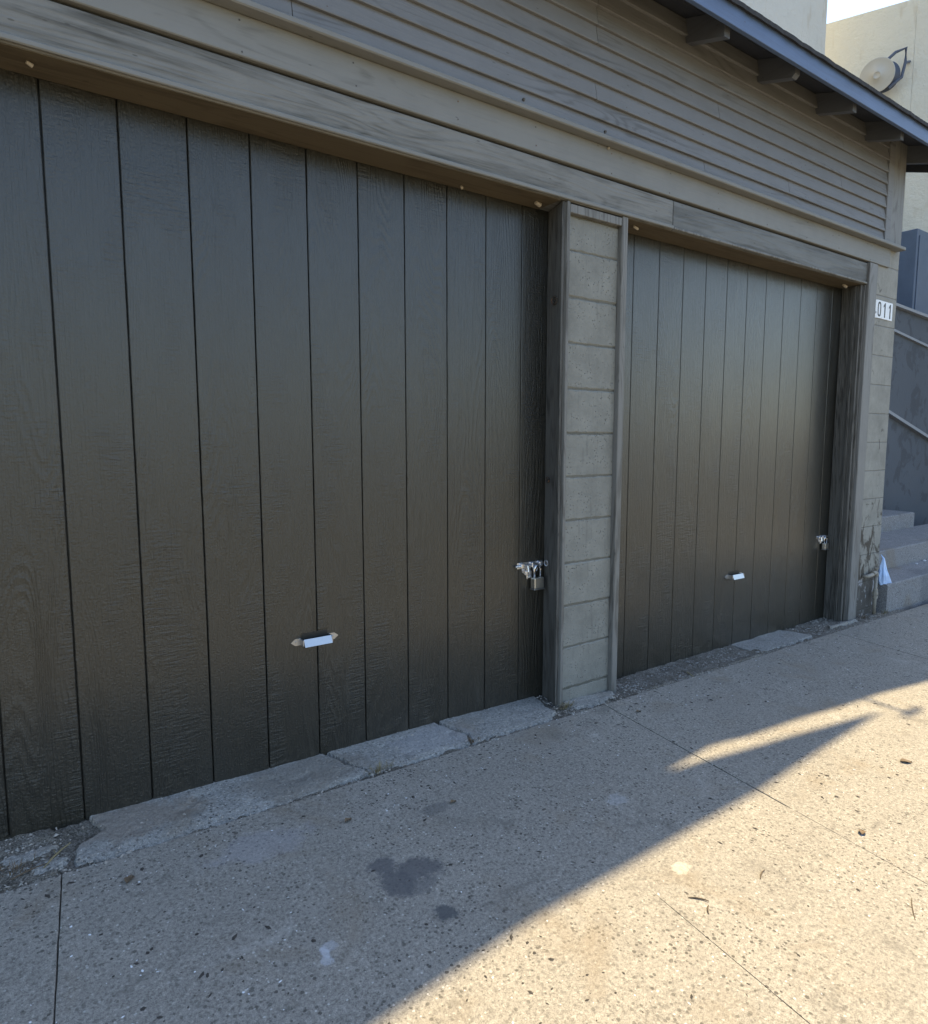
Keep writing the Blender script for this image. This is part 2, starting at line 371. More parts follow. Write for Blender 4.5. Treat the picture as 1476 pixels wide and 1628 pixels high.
# ------------------------------------------------------------------ ground levels
def gz(x, y): return .02-.012*x+.03*max(y, -2.75)
def az(x):
    P = [(-3, .04), (0, .028), (.8, .010), (1.6, .002), (2.15, -.012), (2.5, -.03), (2.7, -.05), (5, -.052), (12, -.1)]
    for (a, u), (b, v) in zip(P, P[1:]):
        if x <= b: return u+(v-u)*(max(x, a)-a)/(b-a)
    return P[-1][1]
def apz(x, y):
    t = min(1, max(0, (y+.11)/.24)); return gz(x, -.11)*(1-t)+az(x)*t+.001

# ground sheet (reaches the horizon)
bm = bmesh.new()
xs = [-400, -60, -12, -3, 6, 13, 60, 400]; ys = [-600, -60, -12, -2.95, -2.75, 0, 3, 60, 400]
g = [[bm.verts.new((x, y, gz(max(-12, min(13, x)), y)-(.13 if y < -2.8 else .05))) for x in xs] for y in ys]
for j in range(len(ys)-1):
    for i in range(len(xs)-1): bm.faces.new((g[j][i], g[j][i+1], g[j+1][i+1], g[j+1][i]))
tag(newobj('ground', bm, 'soil'), kind='structure')
bm = bmesh.new()
g = [[bm.verts.new((x, y, gz(x, y)-.125)) for x in (-60, -3, 13, 60)] for y in (-60, -12, -2.9)]
for j in range(2):
    for i in range(3): bm.faces.new((g[j][i], g[j][i+1], g[j+1][i+1], g[j+1][i]))
tag(newobj('road', bm, 'road'), kind='structure')

# ------------------------------------------------------------------ sidewalk of separate slabs
walk = empty('sidewalk', (0, 0, 0), kind='structure')
def slab(name, poly, mat, parent, zf, thick=.06, jit=.0015, n=10, seed=0, chip=0.0, inset=.0022, lift=0.0, e=.006, flush=None):
    """a flat cast piece: polygon outline with slightly uneven arrises, following the ground"""
    rnd = random.Random(seed)
    cx = sum(p[0] for p in poly)/len(poly); cy = sum(p[1] for p in poly)/len(poly)
    out = []
    for i, p in enumerate(poly):
        q = poly[(i+1) % len(poly)]
        L = math.hypot(q[0]-p[0], q[1]-p[1]); k = max(2, int(L/.035))
        nx, ny = (q[1]-p[1])/L, -(q[0]-p[0])/L
        for j in range(k):
            t = j/k; d = rnd.uniform(-jit, jit)-inset
            nn = noise.noise(Vector((p[0]*3+q[0]*t*8+seed, q[1]*t*9, seed)))
            d -= max(0, nn-.1)*chip
            x = p[0]+(q[0]-p[0])*t; y = p[1]+(q[1]-p[1])*t
            sx = nx*d; sy = ny*d
            # keep the offset pointing outwards of the polygon
            if (x-cx)*nx+(y-cy)*ny < 0: sx, sy = -sx, -sy
            if flush is not None and abs(y-flush) < .004: sy = 0
            out.append((x+sx, y+sy))
    bm = bmesh.new(); ct = Vector((cx, cy))
    rings = []
    for (s, dz) in ((0, -thick), (0, -.006), (e*.5, -.0015), (e*1.6, 0)):
        r = []
        for (x, y) in out:
            d = (ct-Vector((x, y))); L = d.length; m_ = min(s/L, .5) if L else 0
            if flush is not None and abs(y-flush) < .003 and s: m_ = 0; dz = 0
            X, Y = x+d.x*m_, y+d.y*m_
            r.append(bm.verts.new((X, Y, zf(X, Y)+dz+lift)))
        rings.append(r)
    for A, B in zip(rings, rings[1:]):
        for k in range(len(A)): bm.faces.new((A[k], A[(k+1) % len(A)], B[(k+1) % len(A)], B[k]))
    f = bm.faces.new(rings[-1]); bmesh.ops.triangulate(bm, faces=[f])
    return newobj(name, bm, mat, parent)
def jx(x, y):  # joints run slightly askew to the wall
    return x+.11*(y+.1)
row1 = [-2.9, -1.1, .105, 2.33, 4.55, 6.8, 9.2, 12]
for i, (a, b_) in enumerate(zip(row1, row1[1:])):
    slab('sidewalk_slab', [(jx(a, -.12), -.118), (jx(b_, -.12), -.118), (jx(b_, -1.1), -1.10), (jx(a, -1.1), -1.10)], 'sidewalk', walk, gz, seed=i, chip=0, inset=.0008, jit=.0010, e=.003, flush=-1.1)
row2 = [-2.9, -1.4, -.7, .02, .84, 1.575, 2.33, 3.05, 3.8, 4.55, 5.7, 6.8, 9.2, 12]
for i, (a, b_) in enumerate(zip(row2, row2[1:])):
    slab('sidewalk_slab', [(jx(a, -1.1), -1.10), (jx(b_, -1.1), -1.10), (jx(b_, -2.6), -2.60), (jx(a, -2.6), -2.60)], 'sidewalk', walk, gz, seed=20+i, inset=.0005, jit=.0004, e=.0025, flush=-1.1)
kb = empty('kerb', (0, 0, 0), kind='structure')
for i in range(6):
    slab('kerb_stone', [(-3+2.5*i, -2.60), (-.5+2.5*i, -2.60), (-.5+2.5*i, -2.75), (-3+2.5*i, -2.75)], 'sidewalk', kb, gz, thick=.2, seed=50+i)

# grit filling the joint between apron and sidewalk and the hollow before the right door
bm = bmesh.new(); nx_, ny_ = 620, 34
rows = []
for j in range(ny_+1):
    y = -.15+.34*j/ny_; r = []
    for i in range(nx_+1):
        x = -1.2+6.9*i/nx_
        base = apz(x, y)-.012
        if 2.56 < x < 4.0 and y > -.12: base += .012*min(1, (x-2.56)*6)*min(1, (4.0-x)*3)
        if x < .1: base += .010
        if 4.55 < x < 5.5: base += .008
        base += .008*noise.noise(Vector((x*14, y*14, 1)))+.006*noise.noise(Vector((x*45, y*45, 3)))
        if y < -.11: base = min(base, gz(x, y)-.010+.008*noise.noise(Vector((x*22, y*30, 9))))
        r.append(bm.verts.new((x, y, base)))
    rows.append(r)
for j in range(ny_):
    for i in range(nx_): bm.faces.new((rows[j][i], rows[j][i+1], rows[j+1][i+1], rows[j+1][i]))
tag(newobj('soil', bm, 'dirt', smooth=True), kind='structure')

# concrete apron pieces
ap = empty('apron', (0, 0, 0), kind='structure')
AP = [
 [(.13, -.095), (.30, -.112), (.52, -.105), (.75, -.108), (1.10, -.082), (1.06, .02), (1.02, .17), (.55, .17), (.20, .17), (.22, .06), (.155, .0)],
 [(1.103, -.083), (1.33, -.098), (1.555, -.088), (1.60, -.01), (1.56, .06), (1.55, .17), (1.027, .17), (1.066, .02)],
 [(1.562, -.10), (1.80, -.098), (2.00, -.098), (2.085, -.04), (2.11, .06), (2.12, .17), (1.556, .17), (1.567, .07), (1.607, -.02)],
 [(2.19, -.075), (2.36, -.085), (2.50, -.03), (2.52, .022), (2.19, .022), (2.16, -.03)],
 [(3.70, -.075), (4.00, -.078), (4.36, -.07), (4.37, .04), (4.34, .17), (3.78, .17), (3.74, .05)],
 [(.02, -.10), (.11, -.10), (.14, -.03), (.10, .0), (.03, -.03)],
 [(-.02, -.02), (.05, .0), (.10, .035), (.04, .05), (-.04, .03)],
 [(-1.1, -.10), (-.06, -.105), (-.10, -.02), (-.16, .17), (-1.1, .17)],
 [(4.62, -.05), (4.78, -.055), (5.02, -.06), (5.0, -.03), (4.66, -.02)],
]
def crumbly(poly, seed, lift=0.0, res=.0055):
    x0 = min(p[0] for p in poly)-.02; x1 = max(p[0] for p in poly)+.02; y0 = min(p[1] for p in poly)-.02; y1 = max(p[1] for p in poly)+.01
    nx, ny = int((x1-x0)/res), int((y1-y0)/res)
    def dist(x, y):
        ins = False; best = 9
        for k in range(len(poly)):
            ax_, ay_ = poly[k]; bx0, by0 = poly[(k+1) % len(poly)]
            if (ay_ > y) != (by0 > y) and x < (bx0-ax_)*(y-ay_)/(by0-ay_)+ax_: ins = not ins
            if ay_ > .15 and by0 > .15: continue
            vx, vy = bx0-ax_, by0-ay_; t = max(0, min(1, ((x-ax_)*vx+(y-ay_)*vy)/(vx*vx+vy*vy)))
            best = min(best, math.hypot(x-ax_-vx*t, y-ay_-vy*t))
        return best if ins else -best
    bm = bmesh.new(); V = {}
    for j in range(ny+1):
        for i in range(nx+1):
            x, y = x0+i*res, y0+j*res
            n1 = noise.noise(Vector((x*16, y*16, seed))); n2 = noise.noise(Vector((x*60, y*60, seed+5))); n3 = noise.noise(Vector((x*5, y*9, seed+2)))
            d = dist(x+.006*n2, y+.006*noise.noise(Vector((x*55, y*55, 2))))+.009*n1
            if d < -.009: continue
            wd = .005+.034*max(0, n3+.05)
            z_front = .006*max(0, 1-(y+.11)/.045) if y < -.05 else 0; t = max(0, min(1, (d+.004)/wd)); t = t*t*(3-2*t)
            z = apz(x, y)+lift-z_front-.020*(1-t)+.0022*n1+.0014*n2+.0012*noise.noise(Vector((x*140, y*140, 1)))
            z -= .010*max(0, noise.noise(Vector((x*11, y*17, seed+9)))-.28)
            V[i, j] = bm.verts.new((x, y, z))
    for j in range(ny):
        for i in range(nx):
            q = [(i, j), (i+1, j), (i+1, j+1), (i, j+1)]
            if all(k in V for k in q): bm.faces.new([V[k] for k in q])
    newobj('apron_slab', bm, 'apron', ap)
for i, p in enumerate(AP):
    crumbly(p, 80+i, .000 if i != 8 else .010)

# ------------------------------------------------------------------ garage
G = empty('garage', (0, 0, 0), 'low dark-painted garage with two dark plank doors and a block pier between them', 'garage')
def part(name, mat, *a, bev=.002, parent=G): return box(name, mat, parent, *a, bev)
def door(x0, x1, gx, first, last, zb, label):
    d = empty('garage_door', (0, 0, 0)); put(d, G); d['label'] = label
    cuts = [x0]+[gx+.2032*k for k in range(first, last+1)]+[x1]
    for a, b_ in zip(cuts, cuts[1:]):
        if b_-a < .02: continue
        g0 = .0019 if a != x0 else 0; g1 = .0019 if b_ != x1 else 0
        o = box('plank', 'door', d, a+g0, b_-g1, .15, .168, zb, 2.31, .0022)
    box('backing', 'groove', d, x0, x1, .1665, .19, zb, 2.31, .001)
    return d
D1 = door(-.47, 2.182, .19, -3, 9, -.02, 'larger left garage door of wide dark grooved planks')
D2 = door(2.50, 4.93, 2.766, -1, 10, -.075, 'right garage door seen at a sharper angle')
def lift_handle(x, z, parent):
    bm = bmesh.new(); y = .15
    # end plates pointed like spades
    for s in (-1, 1):
        P = [(s*.058, .013), (s*.058, -.013), (s*.080, -.013), (s*.097, 0), (s*.080, .013)]
        a = [bm.verts.new((px, -.0025, pz)) for px, pz in P]; b = [bm.verts.new((px, 0, pz)) for px, pz in P]
        bm.faces.new(a); bm.faces.new(b)
        for i in range(5): j = (i+1) % 5; bm.faces.new((a[i], a[j], b[j], b[i]))
        cyl(bm, (s*.076, -.004, 0), (0, 1, 0), .0042, .004, 10)
        add_box(bm, min(s*.056, s*.061), max(s*.056, s*.061), -.034, 0, -.012, .012, .001)
    # grip: a folded plate, open above
    q = [(-.026, .0125), (-.029, .0135), (-.041, -.014), (-.036, -.0155)]
    a = [bm.verts.new((-.0555, y_, z_)) for y_, z_ in q]; b = [bm.verts.new((.0555, y_, z_)) for y_, z_ in q]
    bm.faces.new(a); bm.faces.new(b)
    for i in range(4): j = (i+1) % 4; bm.faces.new((a[i], a[j], b[j], b[i]))
    add_box(bm, -.0555, .0555, -.036, -.008, -.0165, -.0145, .0005)
    return newobj('handle', bm, 'chrome', parent, (x, y, z))
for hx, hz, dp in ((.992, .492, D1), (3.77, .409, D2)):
    bm = bmesh.new(); add_box(bm, -.052, .052, -.0008, .001, -.012, .016, .0003); newobj('grip_shade', bm, 'groove', dp, (hx, .15, hz))  # dark plate painted in for the shade behind the grip
hd = lift_handle(.992, .478, D1); hd['label'] = 'zinc lift handle near the bottom of the left door'
hd = lift_handle(3.77, .395, D2); hd['label'] = 'zinc lift handle near the bottom of the right door'
def latch(x, z, parent, s=1.0):
    bm = bmesh.new()
    add_box(bm, -.085*s, .055*s, -.004, 0, -.004*s, .022*s, .001)            # plate
    for k in (-.07, -.012, .03): add_box(bm, k*s, (k+.018)*s, -.018, -.003, -.002*s, .020*s, .003)
    cyl(bm, (-.01*s, -.011, .009*s), (1, 0, 0), .0055, .18*s, 12)             # bolt
    cyl(bm, (-.035*s, -.017, -.006), (0, .2, 1), .004, .03, 8)
    P = [(-.062*s, -.002), (-.012*s, -.002), (-.012*s, -.047*s), (-.03*s, -.052*s), (-.036*s, -.035*s), (-.055*s, -.022*s)]
    a = [bm.verts.new((px, -.003, pz)) for px, pz in P]; b = [bm.verts.new((px, 0, pz)) for px, pz in P]
    bm.faces.new(a); bm.faces.new(b)
    for i in range(6): j = (i+1) % 6; bm.faces.new((a[i], a[j], b[j], b[i]))
    add_box(bm, -.037*s, -.010*s, -.012, -.003, -.046*s, -.016*s, .002)
    for px, pz in ((-.05, -.012), (-.028, -.042)): cyl(bm, (px*s, -.0045, pz*s), (0, 1, 0), .004, .004, 8)
    tube(bm, [(.008+.012*math.cos(t), -.014, -.010+.012*math.sin(t)) for t in [i*math.pi/6 for i in range(12)]], .0028, 8, closed=True)
    return newobj('latch', bm, 'zinc', parent, (x, .15, z))
L1 = latch(2.098, .640, D1, 1.12); L1['label'] = 'zinc slide bolt latch at the right edge of the left door'
L2 = latch(4.832, .542, D2, .8); L2['label'] = 'small zinc latch at the right edge of the right door'

# doorway jambs, casings
def splay(o, k=.33):
    for v in o.data.vertices: v.co.x += k*(v.co.y+o.location.y)
    return o
splay(part('jamb_board', 'jamb', 2.123, 2.140, .004, .149, -.03, 2.283, bev=.003))
part('jamb_board', 'jamb_light', 2.1405, 2.1545, -.012, .02, -.05, 2.281, bev=.003)
part('jamb_board', 'jamb_light', 2.155, 2.1645, -.006, .02, -.05, 2.281, bev=.003)
part('jamb_board', 'jamb_light', 2.499, 2.538, -.008, .149, -.05, 2.283, bev=.003)
part('casing_cap', 'jamb_light', 2.1655, 2.4975, -.006, .04, 2.238, 2.275, bev=.002)
splay(part('jamb_board', 'jamb', 4.888, 4.908, .008, .149, -.07, 2.283, bev=.003), .22)
splay(part('stop_strip', 'jamb', 4.878, 4.8875, .04, .06, -.06, 2.28, bev=.002), .22)
part('casing_board', 'jamb', 4.9175, 4.932, -.002, .03, -.06, 2.283, bev=.002)
part('casing_board', 'trim', 4.937, 5.052, -.020, .02, -.05, 2.43, bev=.003)
part('jamb_board', 'jamb', -.49, -.471, .0, .149, .0, 2.283, bev=.003)
# block pier
part('pier_core', 'mortar', 2.168, 2.496, .0235, .105, -.08, 2.24, bev=0)
zt = 2.238
js = [2.087-.2037*k for k in range(11)]
edges = [zt]+js+[-.09]
for k in range(len(edges)-1):
    hi, lo = edges[k], edges[k+1]
    t = .0045
    bm = bmesh.new(); x0, x1 = 2.1655, 2.4975; zc = (hi+lo)/2
    off = random.uniform(-.0018, .0018)
    K = 16; zl = lo+t*random.uniform(.5, 1.2)-zc; zh = hi-t*random.uniform(.5, 1.2)-zc; cols_ = []
    for i in range(K+1):
        x = x0-2.33+(x1-x0)*i/K; e1 = random.uniform(-.0012, .0014); e2 = random.uniform(-.0012, .0014); e3 = .0035+random.uniform(0, .003)
        cols_.append([bm.verts.new(p) for p in ((x, -.16+e3*.8, zl+e1), (x, -.16, zl+e3+e1), (x, -.1605, (zl+zh)/2), (x, -.16, zh-e3-e2), (x, -.16+e3*.8, zh-e2), (x, -.08, zh), (x, -.08, zl))])
    for A_, B_ in zip(cols_, cols_[1:]):
        for m_ in range(7): bm.faces.new((A_[m_], A_[(m_+1) % 7], B_[(m_+1) % 7], B_[m_]))
    bm.faces.new(cols_[0]); bm.faces.new(cols_[-1])
    newobj('block', bm, 'block', G, (2.33, .18+off, zc))
part('pier_core', 'groove', 2.195, 2.495, .106, .34, -.08, 2.24, bev=0)
# left end wall of blocks beyond the left door (out of frame)
for k in range(12):
    for i, (a, b_) in enumerate(((-.895, -.495), (-1.3, -.9))):
        part('block', 'block', a, b_, .0, .3, -.06+.2*k-.02, -.06+.2*k+.175, bev=.003)
part('wall_core', 'mortar', -1.32, -.5, .006, .29, -.1, 3.2, bev=0)
# header beam in two lengths, its lip, frieze, ledge
def header(x0, x1, mat, zl=2.283):
    h = part('header_board', mat, x0, x1, -.004, .16, zl, 2.425, bev=.003)
    return h
h1 = header(-1.3, 2.8685, 'header')
h2 = header(2.8715, 4.933, 'header_dark', 2.2845); h2['label'] = 'darker weathered length of header over the right door'
part('header_lip', 'frieze', -1.3, 2.866, -.016, -.0045, 2.286, 2.303, bev=.003)
part('header_lip', 'jamb_light', 2.874, 4.93, -.012, -.0045, 2.287, 2.300, bev=.003)
part('header_underside', 'soffit', -.469, 2.110, .002, .148, 2.2805, 2.2828, bev=0)
part('header_underside', 'soffit', 2.54, 4.878, .002, .148, 2.2805, 2.2828, bev=0)
part('header_backing', 'groove', -1.3, 5.0, .02, .16, 2.4252, 2.436, bev=0)
for a, b_ in ((-1.3, 5.24),):
    part('frieze_board', 'frieze', a, b_, -.014, .06, 2.4362, 2.5605, bev=.003)
part('ledge', 'frieze', -1.3, 5.36, -.062, .05, 2.561, 2.583, bev=.004)
# narrow lap siding: each course in a few lengths
pitch = .0772
rs = random.Random(3)
for k in range(9):
    z0 = 2.585+pitch*k; x = -1.3; ends = []
    while x < 5.122:
        L = rs.choice([1.6, 2.2, 2.9, 3.6]); e = min(5.122, x+L)
        if 5.122-e < .35: e = 5.122
        ends.append((x, e)); x = e
    for (a, e) in ends:
        bm = bmesh.new(); zz = rs.uniform(-.0008, .0008)
        prof = [(-.0175, 0), (-.0190, .003), (-.0035, pitch+.004), (.012, pitch+.004), (.012, 0)]
        A = [bm.verts.new((a+.0013, y, z+zz)) for y, z in prof]; B = [bm.verts.new((e-.0013, y, z+zz)) for y, z in prof]
        # follow the slight waviness of old boards
        bm.faces.new(A); bm.faces.new(B)
        for i in range(5): j = (i+1) % 5; bm.faces.new((A[i], A[j], B[j], B[i]))
        bmesh.ops.translate(bm, verts=bm.verts, vec=(-(a+e)/2, 0, 0))
        newobj('siding_board', bm, 'siding', G, ((a+e)/2, 0, z0))
part('wall_sheathing', 'groove', -1.3, 5.13, .0125, .16, 2.584, 3.27, bev=0)
part('corner_board', 'siding', 5.1235, 5.20, -.020, .05, 2.585, 3.27, bev=.003)
part('corner_board', 'trim', 5.201, 5.40, -.010, .05, 2.585, 3.29, bev=.003)
# rendered end wall with chipped arris
bm = bmesh.new()
nz = 120; ring = []
for i in range(nz+1):
    z = -.12+(3.38+.12)*i/nz
    c = .012*max(0, noise.noise(Vector((z*6, 1, 0)))-.05)+.008*max(0, noise.noise(Vector((z*19, 5, 0)))-.2)
    if z < .25: c += .02*abs(noise.noise(Vector((z*15, 2, 7))))
    xr = 5.422
    ring.append([bm.verts.new(p) for p in ((5.0, .0, z), (xr-.012-c, .0, z), (xr-c*.4, .006+c*.6, z), (xr, .02+c, z), (xr, .22, z), (xr, 2.45, z), (5.2, 2.45, z), (5.0, .16, z))])
for A, B in zip(ring, ring[1:]):
    for k in range(8): bm.faces.new((A[k], A[(k+1) % 8], B[(k+1) % 8], B[k]))
bm.faces.new(ring[0]); bm.faces.new(ring[-1])
newobj('end_wall', bm, 'endwall', G)
part('side_wall', 'mortar', -1.32, -1.2, .3, 2.4, -.1, 3.4, bev=0)
part('rear_wall', 'mortar', -1.2, 5.19, 2.3, 2.42, -.1, 4.0, bev=0)
# eaves
sl_ = .32
def slope(y): return sl_*(y+.24)
for k in range(-6, 5):
    xc = 2.94+.62*k; bm = bmesh.new()
    pr = [(-.222, 3.108), (.0, 3.108+.066), (2.3, 3.108+.066+2.3*sl_), (2.3, 3.214+2.54*sl_-.002), (-.222, 3.214+slope(-.222)-.002)]
    if k % 3 == 1: pr = [(-.222, 3.130), (-.204, 3.1135)]+pr[1:]
    A = [bm.verts.new((-.022, y, z)) for y, z in pr]; B = [bm.verts.new((.022, y, z)) for y, z in pr]
    bm.faces.new(A); bm.faces.new(B)
    for i in range(len(pr)): j = (i+1) % len(pr); bm.faces.new((A[i], A[j], B[j], B[i]))
    newobj('rafter', bm, 'rafter', G, (xc, 0, 0))
def sloped(name, mat, x0, x1, y0, y1, zoff, th, parent=G):
    bm = bmesh.new()
    pr = [(y0, 3.214+slope(y0)+zoff), (y1, 3.214+slope(y1)+zoff), (y1, 3.214+slope(y1)+zoff+th), (y0, 3.214+slope(y0)+zoff+th)]
    c = (x0+x1)/2
    A = [bm.verts.new((x0-c, y, z)) for y, z in pr]; B = [bm.verts.new((x1-c, y, z)) for y, z in pr]
    bm.faces.new(A); bm.faces.new(B)
    for i in range(4): j = (i+1) % 4; bm.faces.new((A[i], A[j], B[j], B[i]))
    return newobj(name, bm, mat, parent, (c, 0, 0))
for a, b_ in ((-.242, -.115), (-.113, .02), (.022, .17)):
    sloped('sheathing_board', 'eave', -1.6, 5.74, a, b_, 0, .018)
sloped('sheathing', 'eave', -1.6, 5.74, .172, 2.6, 0, .018)
# roofing felt with a ragged lower edge
bm = bmesh.new(); n_ = 420; top = []; bot = []
for i in range(n_+1):
    x = -1.62+7.42*i/n_; d = .004*noise.noise(Vector((x*9, 0, 0)))+.003*noise.noise(Vector((x*40, 3, 0)))
    y = -.285+d; z = 3.214+slope(y)+.019
    dz = .003*noise.noise(Vector((x*14, 7, 0)))
    top.append([bm.verts.new((x, y, z+dz-.004)), bm.verts.new((x, y-.001, z+.016+dz)), bm.verts.new((x, 2.6, 3.214+slope(2.6)+.035)), bm.verts.new((x, 2.6, 3.214+slope(2.6)+.019))])
for A, B in zip(top, top[1:]):
    for k in range(4): bm.faces.new((A[k], A[(k+1) % 4], B[(k+1) % 4], B[k]))
bm.faces.new(top[0]); bm.faces.new(top[-1])
newobj('roofing', bm, 'roof', G)
for a, b_ in ((-1.6, 1.298), (1.30, 5.76)):
    part('fascia_board', 'fascia', a, b_, -.268, -.246, 3.134, 3.222, bev=.002)
sloped('rake_board', 'eave', 5.745, 5.768, -.24, 2.6, -.10, .115)
# ring bolts and raw dowel stubs
def ring(x, y, z, r=.014):
    bm = bmesh.new()
    tube(bm, [(-.006, r*math.cos(t), r*math.sin(t)) for t in [i*math.pi/8 for i in range(16)]], .0035, 8, closed=True)
    cyl(bm, (-.002, 0, -.002), (1, 0, 0), .007, .008, 10)
    newobj('ring_bolt', bm, 'iron', G, (x, y, z))
ring(2.140, .06, 1.868, .017); ring(2.150, .10, 1.055, .011)
bm = bmesh.new()
tube(bm, [(-.004, .011*math.cos(t), .013*math.sin(t)) for t in [i*math.pi/7 for i in range(14)]], .003, 8, closed=True)
newobj('bolt_keeper', bm, 'zinc', G, (2.158, .112, .655))
for (x, y, L, r) in ((2.045, .075, .030, .010), (2.66, .05, .035, .007), (4.80, .07, .05, .010), (.165, .055, .014, .006), (1.66, .11, .010, .006)):
    bm = bmesh.new(); tube(bm, [(-L/2, 0, -.004), (L/2, .006, -.008)], [r*.8, r], 9); newobj('dowel_stub', bm, 'peg', G, (x, y, 2.279), smooth=False)
for (x, z) in ((2.36, 2.62), (1.88, 2.625), (2.38, 2.553)):
    bm = bmesh.new(); tube(bm, [(0, 0, 0), (.001, -.006, -.002)], .006, 8); newobj('nail_head', bm, 'iron' if z > 2.6 else 'peg', G, (x, -.0125 if z > 2.6 else -.016, z))

rn = random.Random(21)
for k in range(26):
    x = rn.uniform(.7, 5.0); c_ = rn.randrange(0, 7); z = 2.585+pitch*c_+.018
    bm = bmesh.new(); tube(bm, [(0, .002, 0), (0, -.0012, 0)], .0028, 7); newobj('nail_head', bm, 'iron', G, (x, -.0150, z))
for k in range(12):
    x = .3+.42*k+rn.uniform(-.04, .04)
    for z in (2.455, 2.535):
        bm = bmesh.new(); tube(bm, [(0, .002, 0), (0, -.0012, 0)], .003, 7); newobj('nail_head', bm, 'iron', G, (x+rn.uniform(-.01, .01), -.014, z+rn.uniform(-.008, .008)))
# ------------------------------------------------------------------ padlocks
def padlock(loc, s, label):
    e = empty('padlock', loc, label, 'padlock')
    bm = bmesh.new(); add_box(bm, -.021*s, .021*s, -.011*s, .011*s, -.036*s, 0, .003*s, 2)
    b = newobj('body', bm, 'brass', e)
    bm = bmesh.new(); add_box(bm, -.0235*s, .0235*s, -.013*s, .013*s, -.041*s, -.0362*s, .002*s, 2); newobj('base_plate', bm, 'chrome', e)
    bm = bmesh.new()
    pts = [(-.0125*s, 0, -.002), (-.0125*s, 0, .028*s)]+[(-.0125*s*math.cos(t), 0, .028*s+.0125*s*math.sin(t)) for t in [i*math.pi/8 for i in range(1, 8)]]+[(.0125*s, 0, .028*s), (.0125*s, 0, -.002)]
    tube(bm, pts, .0036*s, 10); newobj('shackle', bm, 'shackle', e, smooth=True)
    return e
padlock((2.108, .122, .590), 1.42, 'steel padlock hanging from the latch of the left door beside the pier')
padlock((4.848, .126, .505), 1.15, 'small steel padlock hanging from the latch of the far right door')

# ------------------------------------------------------------------ house number
sg = empty('house_number_sign', (5.108, 0, 2.085), 'white house number tiles reading 011 on the end wall', 'house number')
def tile(x, wd, dz, glyph):
    bm = bmesh.new(); add_box(bm, 0, wd, -.004, 0, 0, .122, .0008)
    t = newobj('number_tile', bm, 'plate', sg, (x, -.001, dz))
    bm = bmesh.new()
    cx, h0, h1, hw, th = wd/2, .011, .111, .025, .0125
    if glyph == '0':
        O = []; I = []
        for i in range(28):
            a = 2*math.pi*i/28; ca, sa = math.cos(a), math.sin(a); ex = .62
            px = math.copysign(abs(ca)**ex, ca); pz = math.copysign(abs(sa)**ex, sa)
            O.append((cx+hw*px, (h0+h1)/2+(h1-h0)/2*pz)); I.append((cx+(hw-th)*px, (h0+h1)/2+((h1-h0)/2-th)*pz))
        vo = [bm.verts.new((x_, 0, z_)) for x_, z_ in O]; vi = [bm.verts.new((x_, 0, z_)) for x_, z_ in I]
        vo2 = [bm.verts.new((x_, .001, z_)) for x_, z_ in O]; vi2 = [bm.verts.new((x_, .001, z_)) for x_, z_ in I]
        for i in range(28):
            j = (i+1) % 28
            bm.faces.new((vo[i], vo[j], vi[j], vi[i])); bm.faces.new((vo[i], vo[j], vo2[j], vo2[i])); bm.faces.new((vi[i], vi[j], vi2[j], vi2[i]))
    elif glyph == '1':
        P = [(cx-.005, h0), (cx+.010, h0), (cx+.010, h1), (cx+.0, h1), (cx-.018, h1-.018), (cx-.018, h1-.031), (cx-.005, h1-.022)]
        a = [bm.verts.new((p, 0, z)) for p, z in P]; b = [bm.verts.new((p, .001, z)) for p, z in P]
        bm.faces.new(a); bm.faces.new(b)
        for i in range(7): j = (i+1) % 7; bm.faces.new((a[i], a[j], b[j], b[i]))
    else:
        add_box(bm, .002, .009, 0, .001, .028, .042)
    newobj('digit', bm, 'ink', t, (0, -.0052, 0))
tile(-.020, .014, -.001, '.'); tile(-.004, .080, 0, '0'); tile(.0775, .080, -.001, '1'); tile(.159, .080, -.002, '1')

# ------------------------------------------------------------------ standpipe at the corner
pp = empty('water_pipe', (5.30, -.035, -.045), 'old painted water pipe with union and stop valve at the wall corner', 'pipe')
bm = bmesh.new(); tube(bm, [(0, 0, 0), (0, 0, .10), (.0, .0, .30)], .011, 12); newobj('riser', bm, 'pipe', pp, smooth=True)
bm = bmesh.new(); cyl(bm, (0, 0, .155), (0, 0, 1), .021, .022, 8); cyl(bm, (0, 0, .128), (0, 0, 1), .018, .02, 6); cyl(bm, (0, 0, .178), (0, 0, 1), .016, .02, 12); newobj('union', bm, 'pipe', pp)
bm = bmesh.new(); tube(bm, [(0, 0, .285), (-.004, 0, .305), (-.02, 0, .312), (-.055, 0, .308)], .015, 12); cyl(bm, (0, 0, .327), (0, 0, 1), .007, .03, 8); cyl(bm, (0, 0, .343), (0, 0, 1), .014, .006, 10); newobj('elbow', bm, 'pipe', pp)
bm = bmesh.new(); tube(bm, [(-.05, 0, .305), (-.09, 0, .300), (-.145, 0, .297), (-.150, .03, .297)], [.012, .014, .014, .012], 12); newobj('valve', bm, 'pipe', pp, smooth=True)

